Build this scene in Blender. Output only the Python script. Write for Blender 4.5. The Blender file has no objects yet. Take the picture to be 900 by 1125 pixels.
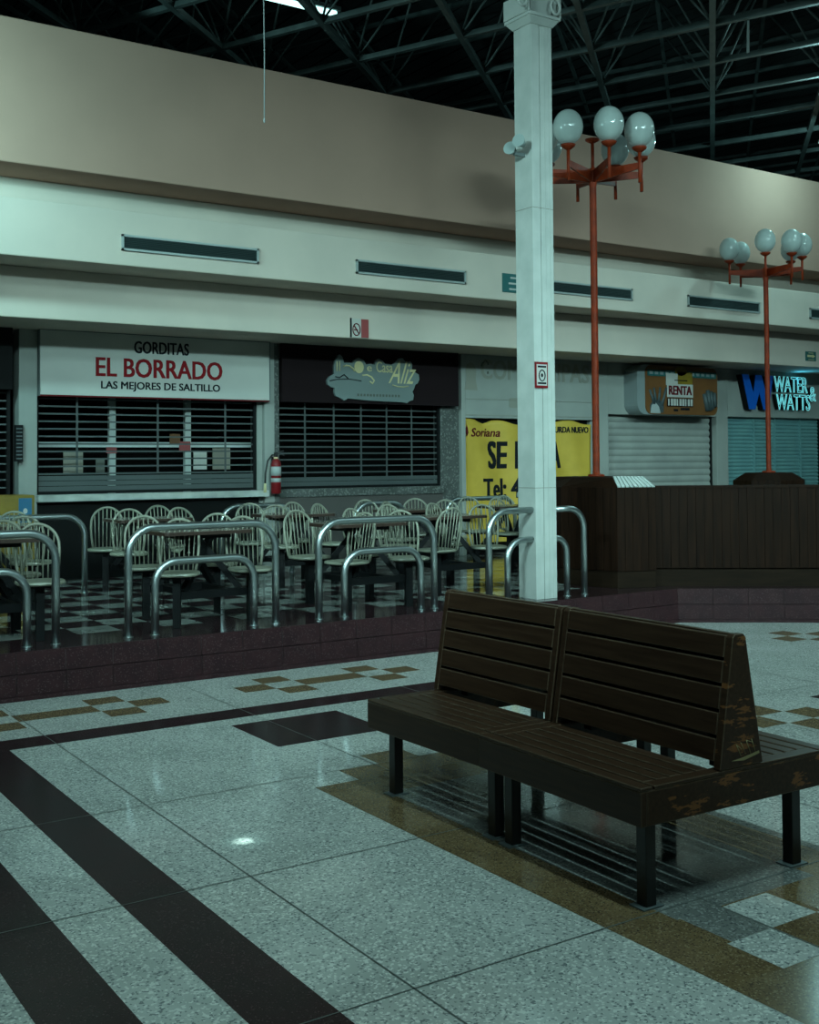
import bpy, math, random
from mathutils import Vector, Matrix
random.seed(7)
S = bpy.context.scene
COL = S.collection
PI = math.pi

# ------------------------------------------------------------------ camera
F_PX, YAW, PITCH, ROLL, DY = 1252.7, math.radians(33.628), math.radians(1.6526), math.radians(-0.4114), -91.615
fw = Vector((math.sin(YAW)*math.cos(PITCH), math.cos(YAW)*math.cos(PITCH), math.sin(PITCH)))
r0 = Vector((math.cos(YAW), -math.sin(YAW), 0)); u0 = r0.cross(fw)
rt = math.cos(ROLL)*r0 + math.sin(ROLL)*u0
up = -math.sin(ROLL)*r0 + math.cos(ROLL)*u0
cd = bpy.data.cameras.new('camera'); cam = bpy.data.objects.new('camera', cd); COL.objects.link(cam)
cam.matrix_world = Matrix(((rt.x, up.x, -fw.x, 0), (rt.y, up.y, -fw.y, 0), (rt.z, up.z, -fw.z, 1.6), (0, 0, 0, 1)))
cd.sensor_fit = 'AUTO'; cd.sensor_width = 36; cd.lens = F_PX*36/1125
cd.shift_y = DY/1125; cd.clip_end = 200; cd.clip_start = .05
S.camera = cam

# ------------------------------------------------------------------ world, lights, exposure
w = bpy.data.worlds.new('world'); S.world = w; w.use_nodes = True
bg = w.node_tree.nodes['Background']
bg.inputs[0].default_value = (.30, .62, .62, 1); bg.inputs[1].default_value = .035
S.view_settings.view_transform = 'Standard'; S.view_settings.look = 'None'
S.view_settings.gamma = 1; S.view_settings.use_curve_mapping = False
S.view_settings.exposure = 0.0
TEAL = (.58, 1.0, 1.0); WARM = (.80, 1.0, .90)
def area(name, loc, sx, sy, watts, col=TEAL, tgt=None):
    l = bpy.data.lights.new(name, 'AREA'); l.shape = 'RECTANGLE'; l.size = sx; l.size_y = sy
    l.energy = watts; l.color = col
    o = bpy.data.objects.new(name, l); COL.objects.link(o); o.location = loc
    if tgt is not None:
        d = Vector(tgt) - Vector(loc); o.rotation_euler = d.to_track_quat('-Z', 'Y').to_euler()
    return o
def spot(name, loc, tgt, watts, angle, blend, col, size=.05):
    l = bpy.data.lights.new(name, 'SPOT'); l.energy = watts; l.color = col; l.spot_size = angle
    l.spot_blend = blend; l.shadow_soft_size = size
    o = bpy.data.objects.new(name, l); COL.objects.link(o); o.location = loc
    d = Vector(tgt) - Vector(loc); o.rotation_euler = d.to_track_quat('-Z', 'Y').to_euler()
def hall(name, loc, tgt, watts, sx, sy, spread, col=TEAL):
    o = area(name, loc, sx, sy, watts, col, tgt); o.data.spread = math.radians(spread); return o
area('hall_tube_light_over_bench', (3.2, 2.1, 6.3), .09, 1.6, 140)
area('hall_tube_light_left', (.2, 4.6, 6.3), .2, 1.6, 20)
area('hall_tube_light_right', (8.2, 3.4, 6.3), .2, 1.6, 44)
area('hall_tube_light_far', (12.6, 6.6, 6.4), .2, 1.4, 50)
# two lamps hung further back in the hall, tilted towards the shops
hall('hall_floodlight_left', (0.5, -3.0, 6.3), (4.5, 11, .55), 98, 8, .5, 48)
hall('hall_floodlight_right', (7.5, -3.5, 6.3), (11.5, 11, .55), 130, 8, .5, 48)
hall('hall_floodlight_side', (-4.5, 3.0, 6.2), (6.8, 8.6, 2.4), 74, 2.0, .4, 50)  # unseen fill lamp added to brighten the column's left face
area('wall_wash_left', (.7, 9.4, 4.6),   .4, .3, 150, (.48, 1, 1), (1.6, 11, 4.7))
spot('roof_hole_sunspot', (2.12, 4.45, 6.1), (2.104, 4.452, 0), 2600, math.radians(.75), 1.0, (.70, 1, .95), .01)  # unseen narrow spot added to make the small bright dot on the floor
spot('roof_hole_sunspot_halo', (2.12, 4.45, 6.0), (2.104, 4.452, 0), 330, math.radians(2.4), 1.0, (.5, 1, .95), .02)  # wider added spot for the soft halo round the dot
spot('roof_hole_sunspot_faint', (1.44, 4.5, 6.1), (1.42, 4.496, 0), 120, math.radians(1.6), 1.0, (.55, 1, .95), .01)  # weaker added spot for the second, fainter dot
spot('sign_glow', (16.1, 12.42, 2.9), (16.1, 12.2, 3.1), 14, math.radians(150), 1.0, (.08, .65, 1), .15)

# ------------------------------------------------------------------ mesh helpers
class MB:
    def __init__(s): s.v = []; s.f = []; s.m = []; s.sm = []
    def add(s, vs, fs, mi=0, sm=False, M=None):
        n = len(s.v)
        for p in vs:
            p = Vector(p)
            s.v.append(M @ p if M is not None else p)
        for f in fs:
            s.f.append([i+n for i in f]); s.m.append(mi); s.sm.append(sm)
        return s
    def box(s, x0, x1, y0, y1, z0, z1, mi=0, M=None):
        return s.add([(x0,y0,z0),(x1,y0,z0),(x1,y1,z0),(x0,y1,z0),(x0,y0,z1),(x1,y0,z1),(x1,y1,z1),(x0,y1,z1)],
            [(0,3,2,1),(4,5,6,7),(0,1,5,4),(1,2,6,5),(2,3,7,6),(3,0,4,7)], mi, False, M)
    def quad(s, a, b, c, d, mi=0): return s.add([a,b,c,d], [(0,1,2,3)], mi)
    def bar(s, a, b, wx, wy, mi=0):
        a = Vector(a); b = Vector(b); d = (b-a); L = d.length; d.normalize()
        ref = Vector((0,0,1)) if abs(d.z) < .95 else Vector((1,0,0))
        x = d.cross(ref).normalized(); y = x.cross(d)
        M = Matrix(((x.x,y.x,d.x,a.x),(x.y,y.y,d.y,a.y),(x.z,y.z,d.z,a.z),(0,0,0,1)))
        return s.box(-wx/2, wx/2, -wy/2, wy/2, 0, L, mi, M)
    def tube(s, pts, r, n=10, mi=0, closed=False, cap=True):
        pts = [Vector(p) for p in pts]; N = len(pts); vs = []; fs = []
        t0 = (pts[1]-pts[0]).normalized()
        ref = Vector((0,0,1)) if abs(t0.z) < .9 else Vector((0,1,0))
        x = t0.cross(ref).normalized()
        for i, p in enumerate(pts):
            if closed: t = (pts[(i+1) % N]-pts[i-1]).normalized()
            else: t = ((pts[i+1] if i < N-1 else p) - (pts[i-1] if i else p)).normalized()
            x = (x - t*x.dot(t)).normalized(); y = t.cross(x)
            rr = r[i] if isinstance(r, (list, tuple)) else r
            for k in range(n):
                a = 2*PI*k/n; vs.append(p + x*(rr*math.cos(a)) + y*(rr*math.sin(a)))
        for i in range(N if closed else N-1):
            j = (i+1) % N
            for k in range(n):
                fs.append((i*n+k, i*n+(k+1) % n, j*n+(k+1) % n, j*n+k))
        s.add(vs, fs, mi, True)
        if cap and not closed:
            b = len(s.v)-len(vs)
            s.f.append([b+k for k in reversed(range(n))]); s.m.append(mi); s.sm.append(False)
            s.f.append([b+(N-1)*n+k for k in range(n)]); s.m.append(mi); s.sm.append(False)
        return s
    def lathe(s, prof, n=20, o=(0,0,0), mi=0, sm=True):
        vs = []; fs = []
        for r, z in prof:
            for k in range(n):
                a = 2*PI*k/n; vs.append((o[0]+r*math.cos(a), o[1]+r*math.sin(a), o[2]+z))
        for i in range(len(prof)-1):
            for k in range(n):
                fs.append((i*n+k, i*n+(k+1) % n, (i+1)*n+(k+1) % n, (i+1)*n+k))
        fs.append(list(reversed(range(n)))); fs.append([(len(prof)-1)*n+k for k in range(n)])
        return s.add(vs, fs, mi, sm)
    def prism(s, poly, z0, z1, mi=0, top=None):
        top = top or poly; n = len(poly)
        vs = [(x,y,z0) for x,y in poly] + [(x,y,z1) for x,y in top]
        fs = [list(reversed(range(n))), [n+k for k in range(n)]]
        fs += [(k, (k+1) % n, n+(k+1) % n, n+k) for k in range(n)]
        return s.add(vs, fs, mi)
    def plate(s, poly, y0, y1, mi=0):      # polygon in x,z given thickness along y
        n = len(poly)
        vs = [(x,y0,z) for x,z in poly] + [(x,y1,z) for x,z in poly]
        fs = [list(range(n)), [n+k for k in reversed(range(n))]]
        fs += [(k, n+k, n+(k+1) % n, (k+1) % n) for k in range(n)]
        return s.add(vs, fs, mi)
    def build(s, name, mats, parent=None, loc=(0,0,0), rot=(0,0,0), bevel=0):
        me = bpy.data.meshes.new(name)
        me.from_pydata([tuple(p) for p in s.v], [], s.f)
        for m in (mats if isinstance(mats, (list, tuple)) else [mats]): me.materials.append(m)
        me.polygons.foreach_set('material_index', s.m); me.polygons.foreach_set('use_smooth', s.sm)
        me.update()
        o = bpy.data.objects.new(name, me); COL.objects.link(o)
        o.location = loc; o.rotation_euler = rot
        if parent: o.parent = parent
        if bevel:
            b = o.modifiers.new('bevel', 'BEVEL'); b.width = bevel; b.segments = 2; b.limit_method = 'ANGLE'
        return o
def tag(o, label, cat, group=None):
    o['label'] = label; o['category'] = cat
    if group: o['group'] = group
    return o
def struct(o): o['kind'] = 'structure'; return o
def thing(name, label, cat, loc=(0,0,0), rz=0, group=None):
    o = bpy.data.objects.new(name, None); COL.objects.link(o); o.empty_display_size = .1
    o.location = loc; o.rotation_euler = (0, 0, rz)
    return tag(o, label, cat, group)
def copy_tree(o, parent=None):
    c = o.copy(); COL.objects.link(c)
    if parent: c.parent = parent
    for ch in [x for x in o.children]: copy_tree(ch, c)
    return c
def text_mb(mb, s, x0, x1, z0, z1, y, bold=0.0, depth=.004, shear=0, mi=0, fn=None):
    if bold <= 0: return text_one(mb, s, x0, x1, z0, z1, y, 0, depth, shear, mi, fn)
    b = bold*(z1-z0)*.9
    for k in (-1, -.33, .33, 1):
        for q in ((-1, 1) if bold > .015 else (0,)):
            text_one(mb, s, x0+b+k*b, x1-b+k*b, z0+b*.5+q*b*.5, z1-b*.5+q*b*.5, y-.0002*(k+q), 0, depth, shear, mi, fn)
    return mb
def text_one(mb, s, x0, x1, z0, z1, y, bold=0.0, depth=.004, shear=0, mi=0, fn=None):
    """lettering fitted into a box on a plane facing -y"""
    cu = bpy.data.curves.new('t', 'FONT'); cu.body = s; cu.size = 1; cu.offset = bold; cu.shear = shear
    cu.resolution_u = 3; cu.fill_mode = 'FRONT'
    ob = bpy.data.objects.new('t', cu); COL.objects.link(ob)
    bpy.context.view_layer.update()
    me = bpy.data.meshes.new_from_object(ob.evaluated_get(bpy.context.evaluated_depsgraph_get()))
    bpy.data.objects.remove(ob); bpy.data.curves.remove(cu)
    vs = [v.co.copy() for v in me.vertices]
    if not vs: return mb
    ax, bx = min(v.x for v in vs), max(v.x for v in vs); ay, by = min(v.y for v in vs), max(v.y for v in vs)
    out = []
    for v in vs:
        X = x0+(v.x-ax)/(bx-ax)*(x1-x0); Z = z0+(v.y-ay)/(by-ay)*(z1-z0)
        out.append((X, y-depth+(fn(X, Z) if fn else 0), Z))
    fs = [list(p.vertices) for p in me.polygons]
    # front faces plus side walls on boundary edges
    cnt = {}
    for f in fs:
        for i in range(len(f)):
            e = (f[i], f[(i+1) % len(f)]); cnt[tuple(sorted(e))] = cnt.get(tuple(sorted(e)), 0)+1
    n = len(out); back = [(a, b+depth, c) for a, b, c in out]
    sides = []
    for f in fs:
        for i in range(len(f)):
            a, b = f[i], f[(i+1) % len(f)]
            if cnt[tuple(sorted((a, b)))] == 1: sides.append((b, a, n+a, n+b))
    mb.add(out+back, fs+sides, mi)
    bpy.data.meshes.remove(me)
    return mb
def oval(cx, cz, rx, rz, n=24): return [(cx+rx*math.cos(2*PI*k/n), cz+rz*math.sin(2*PI*k/n)) for k in range(n)]
def rrect(x0, x1, z0, z1, r, n=6):
    p = []
    for cx, cz, a0 in ((x1-r, z1-r, 0), (x0+r, z1-r, 90), (x0+r, z0+r, 180), (x1-r, z0+r, 270)):
        for k in range(n+1):
            a = math.radians(a0+90*k/n); p.append((cx+r*math.cos(a), cz+r*math.sin(a)))
    return p

# ------------------------------------------------------------------ materials
def mat(name, col, rough=.5, metal=0, emit=None, estr=0, noise=None, nscale=8, bump=0, bscale=60, spec=.5, chips=None, coat=0):
    m = bpy.data.materials.new(name); m.use_nodes = True; nt = m.node_tree; b = nt.nodes['Principled BSDF']
    b.inputs['Base Color'].default_value = (*col, 1); b.inputs['Roughness'].default_value = rough
    b.inputs['Metallic'].default_value = metal; b.inputs['Specular IOR Level'].default_value = spec
    b.inputs['Coat Weight'].default_value = coat
    if emit: b.inputs['Emission Color'].default_value = (*emit, 1); b.inputs['Emission Strength'].default_value = estr
    geo = nt.nodes.new('ShaderNodeTexCoord')
    last = None
    if noise:
        n = nt.nodes.new('ShaderNodeTexNoise'); n.inputs['Scale'].default_value = nscale; n.inputs['Detail'].default_value = 6
        nt.links.new(geo.outputs['Object'], n.inputs['Vector'])
        r = nt.nodes.new('ShaderNodeValToRGB'); r.color_ramp.elements[0].position = .35; r.color_ramp.elements[1].position = .68
        r.color_ramp.elements[0].color = (*noise, 1); r.color_ramp.elements[1].color = (*col, 1)
        nt.links.new(n.outputs['Fac'], r.inputs['Fac']); last = r.outputs['Color']
    if chips:
        for cc, sc, th in chips:
            v = nt.nodes.new('ShaderNodeTexVoronoi'); v.inputs['Scale'].default_value = sc
            nt.links.new(geo.outputs['Object'], v.inputs['Vector'])
            h = nt.nodes.new('ShaderNodeSeparateColor'); nt.links.new(v.outputs['Color'], h.inputs[0])
            c = nt.nodes.new('ShaderNodeMath'); c.operation = 'GREATER_THAN'; c.inputs[1].default_value = th
            nt.links.new(h.outputs[0], c.inputs[0])
            mx = nt.nodes.new('ShaderNodeMix'); mx.data_type = 'RGBA'
            nt.links.new(c.outputs[0], mx.inputs['Factor'])
            if last: nt.links.new(last, mx.inputs['A'])
            else: mx.inputs['A'].default_value = (*col, 1)
            mx.inputs['B'].default_value = (*cc, 1); last = mx.outputs['Result']
    if last: nt.links.new(last, b.inputs['Base Color'])
    if bump:
        n2 = nt.nodes.new('ShaderNodeTexNoise'); n2.inputs['Scale'].default_value = bscale; n2.inputs['Detail'].default_value = 4
        nt.links.new(geo.outputs['Object'], n2.inputs['Vector'])
        bp = nt.nodes.new('ShaderNodeBump'); bp.inputs['Strength'].default_value = bump; bp.inputs['Distance'].default_value = .004
        nt.links.new(n2.outputs['Fac'], bp.inputs['Height']); nt.links.new(bp.outputs['Normal'], b.inputs['Normal'])
    return m
def wood(name, dark, light, wear, thr, rough=.32, axis=(60, 4, 60), wscale=9, spec=.22, edge=False):
    m = mat(name, dark, rough); nt = m.node_tree; b = nt.nodes['Principled BSDF']
    tc = nt.nodes.new('ShaderNodeTexCoord'); mp = nt.nodes.new('ShaderNodeMapping'); mp.inputs['Scale'].default_value = axis
    nt.links.new(tc.outputs['Object'], mp.inputs['Vector'])
    n = nt.nodes.new('ShaderNodeTexNoise'); n.inputs['Scale'].default_value = 1; n.inputs['Detail'].default_value = 5
    nt.links.new(mp.outputs[0], n.inputs['Vector'])
    r = nt.nodes.new('ShaderNodeValToRGB'); r.color_ramp.elements[0].position = .3; r.color_ramp.elements[1].position = .75
    r.color_ramp.elements[0].color = (*dark, 1); r.color_ramp.elements[1].color = (*light, 1)
    nt.links.new(n.outputs['Fac'], r.inputs['Fac'])
    n2 = nt.nodes.new('ShaderNodeTexNoise'); n2.inputs['Scale'].default_value = 1; n2.inputs['Detail'].default_value = 8; n2.inputs['Roughness'].default_value = .7
    mp2 = nt.nodes.new('ShaderNodeMapping'); mp2.inputs['Scale'].default_value = wscale if isinstance(wscale, tuple) else (wscale,)*3
    nt.links.new(tc.outputs['Object'], mp2.inputs['Vector']); nt.links.new(mp2.outputs[0], n2.inputs['Vector'])
    t = nt.nodes.new('ShaderNodeMath'); t.operation = 'GREATER_THAN'; t.inputs[1].default_value = thr
    nt.links.new(n2.outputs['Fac'], t.inputs[0])
    mx = nt.nodes.new('ShaderNodeMix'); mx.data_type = 'RGBA'
    nt.links.new(t.outputs[0], mx.inputs['Factor']); nt.links.new(r.outputs['Color'], mx.inputs['A']); mx.inputs['B'].default_value = (*wear, 1)
    out = mx.outputs['Result']
    if edge:      # rubbed, paler edges
        bv = nt.nodes.new('ShaderNodeBevel'); bv.samples = 4; bv.inputs['Radius'].default_value = .006
        ge = nt.nodes.new('ShaderNodeNewGeometry'); dt = nt.nodes.new('ShaderNodeVectorMath'); dt.operation = 'DOT_PRODUCT'
        nt.links.new(bv.outputs[0], dt.inputs[0]); nt.links.new(ge.outputs['True Normal'], dt.inputs[1])
        lt = nt.nodes.new('ShaderNodeMath'); lt.operation = 'LESS_THAN'; lt.inputs[1].default_value = .95; nt.links.new(dt.outputs['Value'], lt.inputs[0])
        n3 = nt.nodes.new('ShaderNodeTexNoise'); n3.inputs['Scale'].default_value = 16; nt.links.new(tc.outputs['Object'], n3.inputs['Vector'])
        ml = nt.nodes.new('ShaderNodeMath'); ml.operation = 'MULTIPLY'; nt.links.new(lt.outputs[0], ml.inputs[0]); nt.links.new(n3.outputs['Fac'], ml.inputs[1])
        m2 = nt.nodes.new('ShaderNodeMix'); m2.data_type = 'RGBA'; nt.links.new(ml.outputs[0], m2.inputs['Factor']); nt.links.new(out, m2.inputs['A'])
        m2.inputs['B'].default_value = (.24, .18, .12, 1); out = m2.outputs['Result']
    nt.links.new(out, b.inputs['Base Color'])
    b.inputs['Specular IOR Level'].default_value = spec
    return m
M_white_t = mat('pale_terrazzo', (.52,.53,.50), .09, spec=.5, noise=(.40,.42,.39), nscale=2.2, chips=[((.20,.22,.22), 130, .87), ((.70,.71,.66), 115, .82)], bump=.02, bscale=25)
M_brown_t = mat('tan_terrazzo', (.19,.125,.06), .16, noise=(.14,.09,.045), nscale=6, chips=[((.085,.055,.033), 190, .84), ((.25,.18,.10), 160, .86)])
M_maroon_t = mat('maroon_terrazzo', (.031,.012,.0145), .22, spec=.14, noise=(.019,.010,.0115), nscale=6, chips=[((.055,.033,.033), 200, .94)])
M_grey_shade_t = mat('shaded_grey_terrazzo', (.20,.205,.19), .12, noise=(.15,.155,.145), nscale=4, chips=[((.09,.095,.095), 150, .87), ((.30,.31,.29), 130, .85)])  # grey set dark to carry the shade under the bench
M_joint = mat('floor_joint', (.10,.11,.10), .5)
M_pl_white = mat('pale_platform_tile', (.35,.37,.34), .09, noise=(.25,.27,.25), nscale=5)
M_pl_maroon = mat('maroon_platform_tile', (.040,.018,.021), .10, noise=(.028,.013,.015), nscale=5)
M_riser = mat('maroon_granite_tile', (.037,.0145,.0165), .45, spec=.12, noise=(.026,.011,.013), nscale=9, chips=[((.075,.045,.045), 180, .93)])
M_grout = mat('pale_grout', (.08,.06,.06), .7)
M_tan = mat('tan_plaster', (.37,.225,.17), .9, noise=(.335,.205,.155), nscale=1.3, bump=.25, bscale=140)
M_cream = mat('cream_plaster', (.56,.48,.41), .9, noise=(.50,.435,.375), nscale=1.6, bump=.2, bscale=120)
M_white_w = mat('white_painted_wall', (.29,.30,.275), .75, noise=(.25,.26,.24), nscale=2.5, bump=.1, bscale=90)
M_dark = mat('dark_interior', (.004,.004,.004), .9, spec=.1)
M_black = mat('black_panel', (.003,.003,.003), .6, spec=.15)
M_brownp = mat('dark_brown_signboard', (.012,.0065,.0075), .7, spec=.1)
M_greyb = mat('grey_brown_plaster', (.060,.052,.048), .7)
M_granite = mat('veined_granite', (.085,.09,.085), .4, noise=(.05,.055,.05), nscale=9, chips=[((.15,.155,.145), 55, .8)])
M_sill = mat('worn_white_sill', (.50,.52,.48), .5, noise=(.28,.29,.27), nscale=3.5)
M_alu = mat('shutter_aluminium', (.085,.10,.10), .45, .4)
M_shut = mat('grey_steel_shutter', (.33,.34,.31), .6, .1, noise=(.27,.28,.26), nscale=3)
M_teal_sh = mat('blue_green_shutter', (.17,.34,.34), .5, .1, noise=(.14,.29,.30), nscale=4)
M_chrome = mat('brushed_steel_tube', (.42,.46,.46), .36, 1.0)
M_col = mat('pale_painted_column', (.48,.49,.46), .6, noise=(.39,.405,.38), nscale=4)
M_orange = mat('rusty_orange_paint', (.26,.029,.006), .5, spec=.2, noise=(.16,.02,.006), nscale=10)
M_globe = mat('opal_globe_glass', (.36,.41,.39), .12, coat=.4, emit=(.45,.85,.85), estr=.03)
M_cream_ch = mat('cream_chair_plastic', (.27,.27,.205), .4, noise=(.21,.21,.165), nscale=12)
M_blk_m = mat('black_painted_steel', (.006,.0065,.007), .5, spec=.15)
M_top = mat('laminate_tabletop', (.20,.16,.13), .18)
M_edge = mat('dark_table_edge', (.04,.022,.016), .4)
M_bench = wood('dark_bench_wood', (.030,.0135,.0072), (.056,.028,.0155), (.17,.085,.04), .70, rough=.36, edge=True)
M_bench_w = wood('worn_bench_wood', (.032,.015,.008), (.058,.029,.016), (.21,.082,.028), .565, wscale=(5,5,17), rough=.38, edge=True)
M_bench_leg = mat('dark_bench_leg_steel', (.010,.008,.007), .35)
M_plate = mat('grey_foot_plate', (.10,.12,.12), .5)
M_kiosk = wood('kiosk_plank_wood', (.0065,.0026,.0013), (.020,.0077,.0037), (.055,.024,.012), .76, rough=.55, spec=.08, axis=(45, 45, 2.5))
M_kiosk_b = wood('kiosk_base_wood', (.010,.0055,.003), (.020,.0105,.006), (.06,.038,.025), .70, rough=.6, spec=.08, axis=(3, 3, 30))
M_pale_slat = mat('pale_slatted_sheet', (.42,.45,.43), .5)
M_yellow = mat('yellow_vinyl', (.56,.36,.05), .5, noise=(.48,.31,.04), nscale=4)
M_ybox = mat('worn_yellow_paint', (.24,.155,.012), .5, noise=(.17,.11,.01), nscale=4)
M_ink = mat('black_lettering', (.008,.010,.013), .7, spec=.1)
M_red_ink = mat('dark_red_lettering', (.20,.010,.013), .7, spec=.1)
M_maroon_ink = mat('maroon_lettering', (.10,.010,.012), .7, spec=.1)
M_signw = mat('white_sign_face', (.48,.47,.43), .4, noise=(.44,.43,.40), nscale=2)
M_red = mat('red_enamel', (.17,.008,.010), .4, spec=.3)
M_blue = mat('blue_acrylic', (.004,.075,.36), .3, emit=(.004,.09,.45), estr=.12)
M_neon = mat('neon_tube_cyan', (.25,.8,.85), .4, emit=(.20,.72,.76), estr=.55)
M_tube = mat('fluorescent_tube', (.5,.6,.6), .4, emit=(.50,1,.95), estr=2.2)
M_bulb = mat('lit_bulb', (.8,.9,.9), .4, emit=(.7,1,.92), estr=4)
M_truss = mat('grey_truss_steel', (.09,.11,.106), .5, .2, noise=(.055,.07,.067), nscale=5)
M_roof = mat('dark_roof_deck', (.022,.026,.026), .85)
M_green = mat('dark_green_sign', (.012,.10,.10), .5)
M_brown_lb = mat('ochre_brown_sign_face', (.17,.068,.018), .5, noise=(.13,.052,.015), nscale=3)
M_greyframe = mat('grey_sign_frame', (.20,.23,.23), .5)
M_skin_grey = mat('grey_green_print', (.045,.062,.065), .6)
M_palegrey = mat('pale_grey_print', (.33,.36,.35), .6)
M_logo = mat('frosted_teal_plaque', (.16,.195,.19), .4)
M_gold = mat('pale_gold_lettering', (.58,.50,.27), .4)
M_stain = mat('old_glue_stain', (.23,.225,.19), .75)
M_stain_d = mat('dark_glue_residue', (.10,.105,.09), .8)
M_vent_in = mat('vent_louvre_grey', (.05,.075,.075), .5, .3)
M_vent_fr = mat('vent_frame_aluminium', (.38,.42,.41), .4, .4)
M_bin = mat('grey_green_plastic', (.07,.10,.10), .4)
M_bin_l = mat('pale_grey_lid', (.26,.31,.30), .45)
M_glass_b = mat('poster_print', (.22,.20,.16), .5)
M_poster_r = mat('red_poster_print', (.28,.05,.05), .5)
M_blue_st = mat('blue_sticker', (.02,.12,.22), .4)
M_rubber = mat('black_rubber', (.01,.01,.01), .5)
M_wire = mat('pale_hanging_cable', (.30,.33,.33), .5)

# ------------------------------------------------------------------ setting: floors
PZ = .325
fl = MB()
fl.quad((-8,-3,0), (16,-3,0), (16,9,0), (-8,9,0), 0)
LV = [.0008]
def inlay(x0, x1, y0, y1, mi, h=.0008): fl.quad((x0,y0,h), (x1,y0,h), (x1,y1,h), (x0,y1,h), mi)
inlay(1.435, 1.685, -3, 6.60, 2); inlay(.93, 1.185, -3, 6.60, 2)            # two maroon stripes towards the viewer
inlay(-8, 5.6, 6.60, 6.845, 2)                                              # maroon stripe along the platform
inlay(2.955, 3.69, 5.80, 6.43, 2); inlay(6.5, 7.2, 4.3, 4.94, 2)
BX0, BX1 = 2.735, 3.985                                                     # tan field under the bench
inlay(BX0, 2.985, 1.2, 4.97, 1); inlay(3.735, BX1, 1.2, 4.97, 1)
inlay(2.985, 3.735, 4.70, 4.97, 1); inlay(2.985, 3.735, 1.2, 2.83, 1)
inlay(2.985, 3.735, 4.97, 5.17, 1); inlay(3.23, 3.49, 5.17, 5.37, 1)
inlay(2.985, 3.735, 2.83, 4.70, 4); inlay(3.0, 3.205, 2.60, 2.83, 4, .0012); inlay(3.205, 3.44, 2.60, 2.82, 0, .0014); inlay(2.975, 3.195, 2.375, 2.60, 0, .0014); inlay(3.44, 3.66, 2.375, 2.60, 0, .0014)  # grey panel has the bench's shade in its colour; small cells in front
for ax in (2.44, 4.46, 6.48, .42):                                           # plus-shaped tan tile groups by the step
    for cx, cy, ww in ((0,7.50,1), (.24,7.29,1), (0,7.09,1), (-.52,7.29,2.2), (-.76,7.50,1), (-.76,7.09,1)):
        inlay(ax+cx, ax+cx+.235*ww, cy, cy+.2, 1)
    inlay(ax-1.0, ax-.76, 7.29, 7.49, 1)
for ox, oy in ((5.76, 4.53), (8.56, 6.51), (3.6+4.4, .0)):
    for i, j in ((1,0), (-1,0), (0,1), (0,-1)): inlay(ox+i*.235, ox+i*.235+.228, oy+j*.225, oy+j*.225+.22, 1)
for x in (-.55, .70, 1.946, 3.2, 4.46, 5.7, 6.95, 8.2, 9.45): fl.quad((x-.003,-3,.0018), (x+.003,-3,.0018), (x+.003,7.9,.0018), (x-.003,7.9,.0018), 3)
for y in (.66, 1.79, 2.92, 4.06, 5.175): fl.quad((-8,y-.003,.0018), (16,y-.003,.0018), (16,y+.003,.0018), (-8,y+.003,.0018), 3)
struct(fl.build('floor', [M_white_t, M_brown_t, M_maroon_t, M_joint, M_grey_shade_t]))

# raised platform with checker tiles
EDGE = [(-8, 7.95), (8.45, 7.95), (11.2, 5.87), (16, 5.87)]
pf = MB()
pf.prism([(-8,7.97), (8.46,7.97), (11.2,5.90), (16,5.90), (16,15), (-8,15)], 0, PZ-.001, 1)
TS = .335
for j in range(0, 13):
    for i in range(-30, 46):
        x0 = i*TS; y0 = 8.53+j*TS
        if (i+j) % 2 == 0 and x0 < 10.5 and y0+TS < 12.6:
            pf.quad((x0,y0,PZ), (x0+TS-.003,y0,PZ), (x0+TS-.003,y0+TS-.003,PZ), (x0,y0+TS-.003,PZ), 0)
struct(pf.build('floor_raised', [M_pl_white, M_pl_maroon]))
rs = MB()
for (a, b) in zip(EDGE[:-1], EDGE[1:]):
    a = Vector((*a, 0)); b = Vector((*b, 0)); d = (b-a); L = d.length; d.normalize(); nrm = Vector((d.y, -d.x, 0))
    rs.add([a-nrm*.012, b-nrm*.012, b-nrm*.012+Vector((0,0,PZ-.01)), a-nrm*.012+Vector((0,0,PZ-.01))], [(0,1,2,3)], 1)
    n = int(L/.335)
    for k in range(n):
        for (z0, z1, o0, o1) in ((.03, .172, .020, .012), (.177, PZ, .010, .0)):
            p = a+d*(k*L/n+.002); q = a+d*((k+1)*L/n-.002)
            h0 = Vector((0,0,z0)); h1 = Vector((0,0,z1))
            rs.add([p+nrm*o0+h0, q+nrm*o0+h0, q+nrm*o1+h1, p+nrm*o1+h1, p-nrm*.012+h1, q-nrm*.012+h1], [(0,1,2,3), (3,2,5,4)], 0)
    rs.add([a+nrm*.045, b+nrm*.045, b+nrm*.045+Vector((0,0,.03)), a+nrm*.045+Vector((0,0,.03)), b-nrm*.01+Vector((0,0,.03)), a-nrm*.01+Vector((0,0,.03))], [(0,1,2,3), (3,2,4,5)], 0)
struct(rs.build('trim_1', [M_riser, M_grout]))

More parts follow.
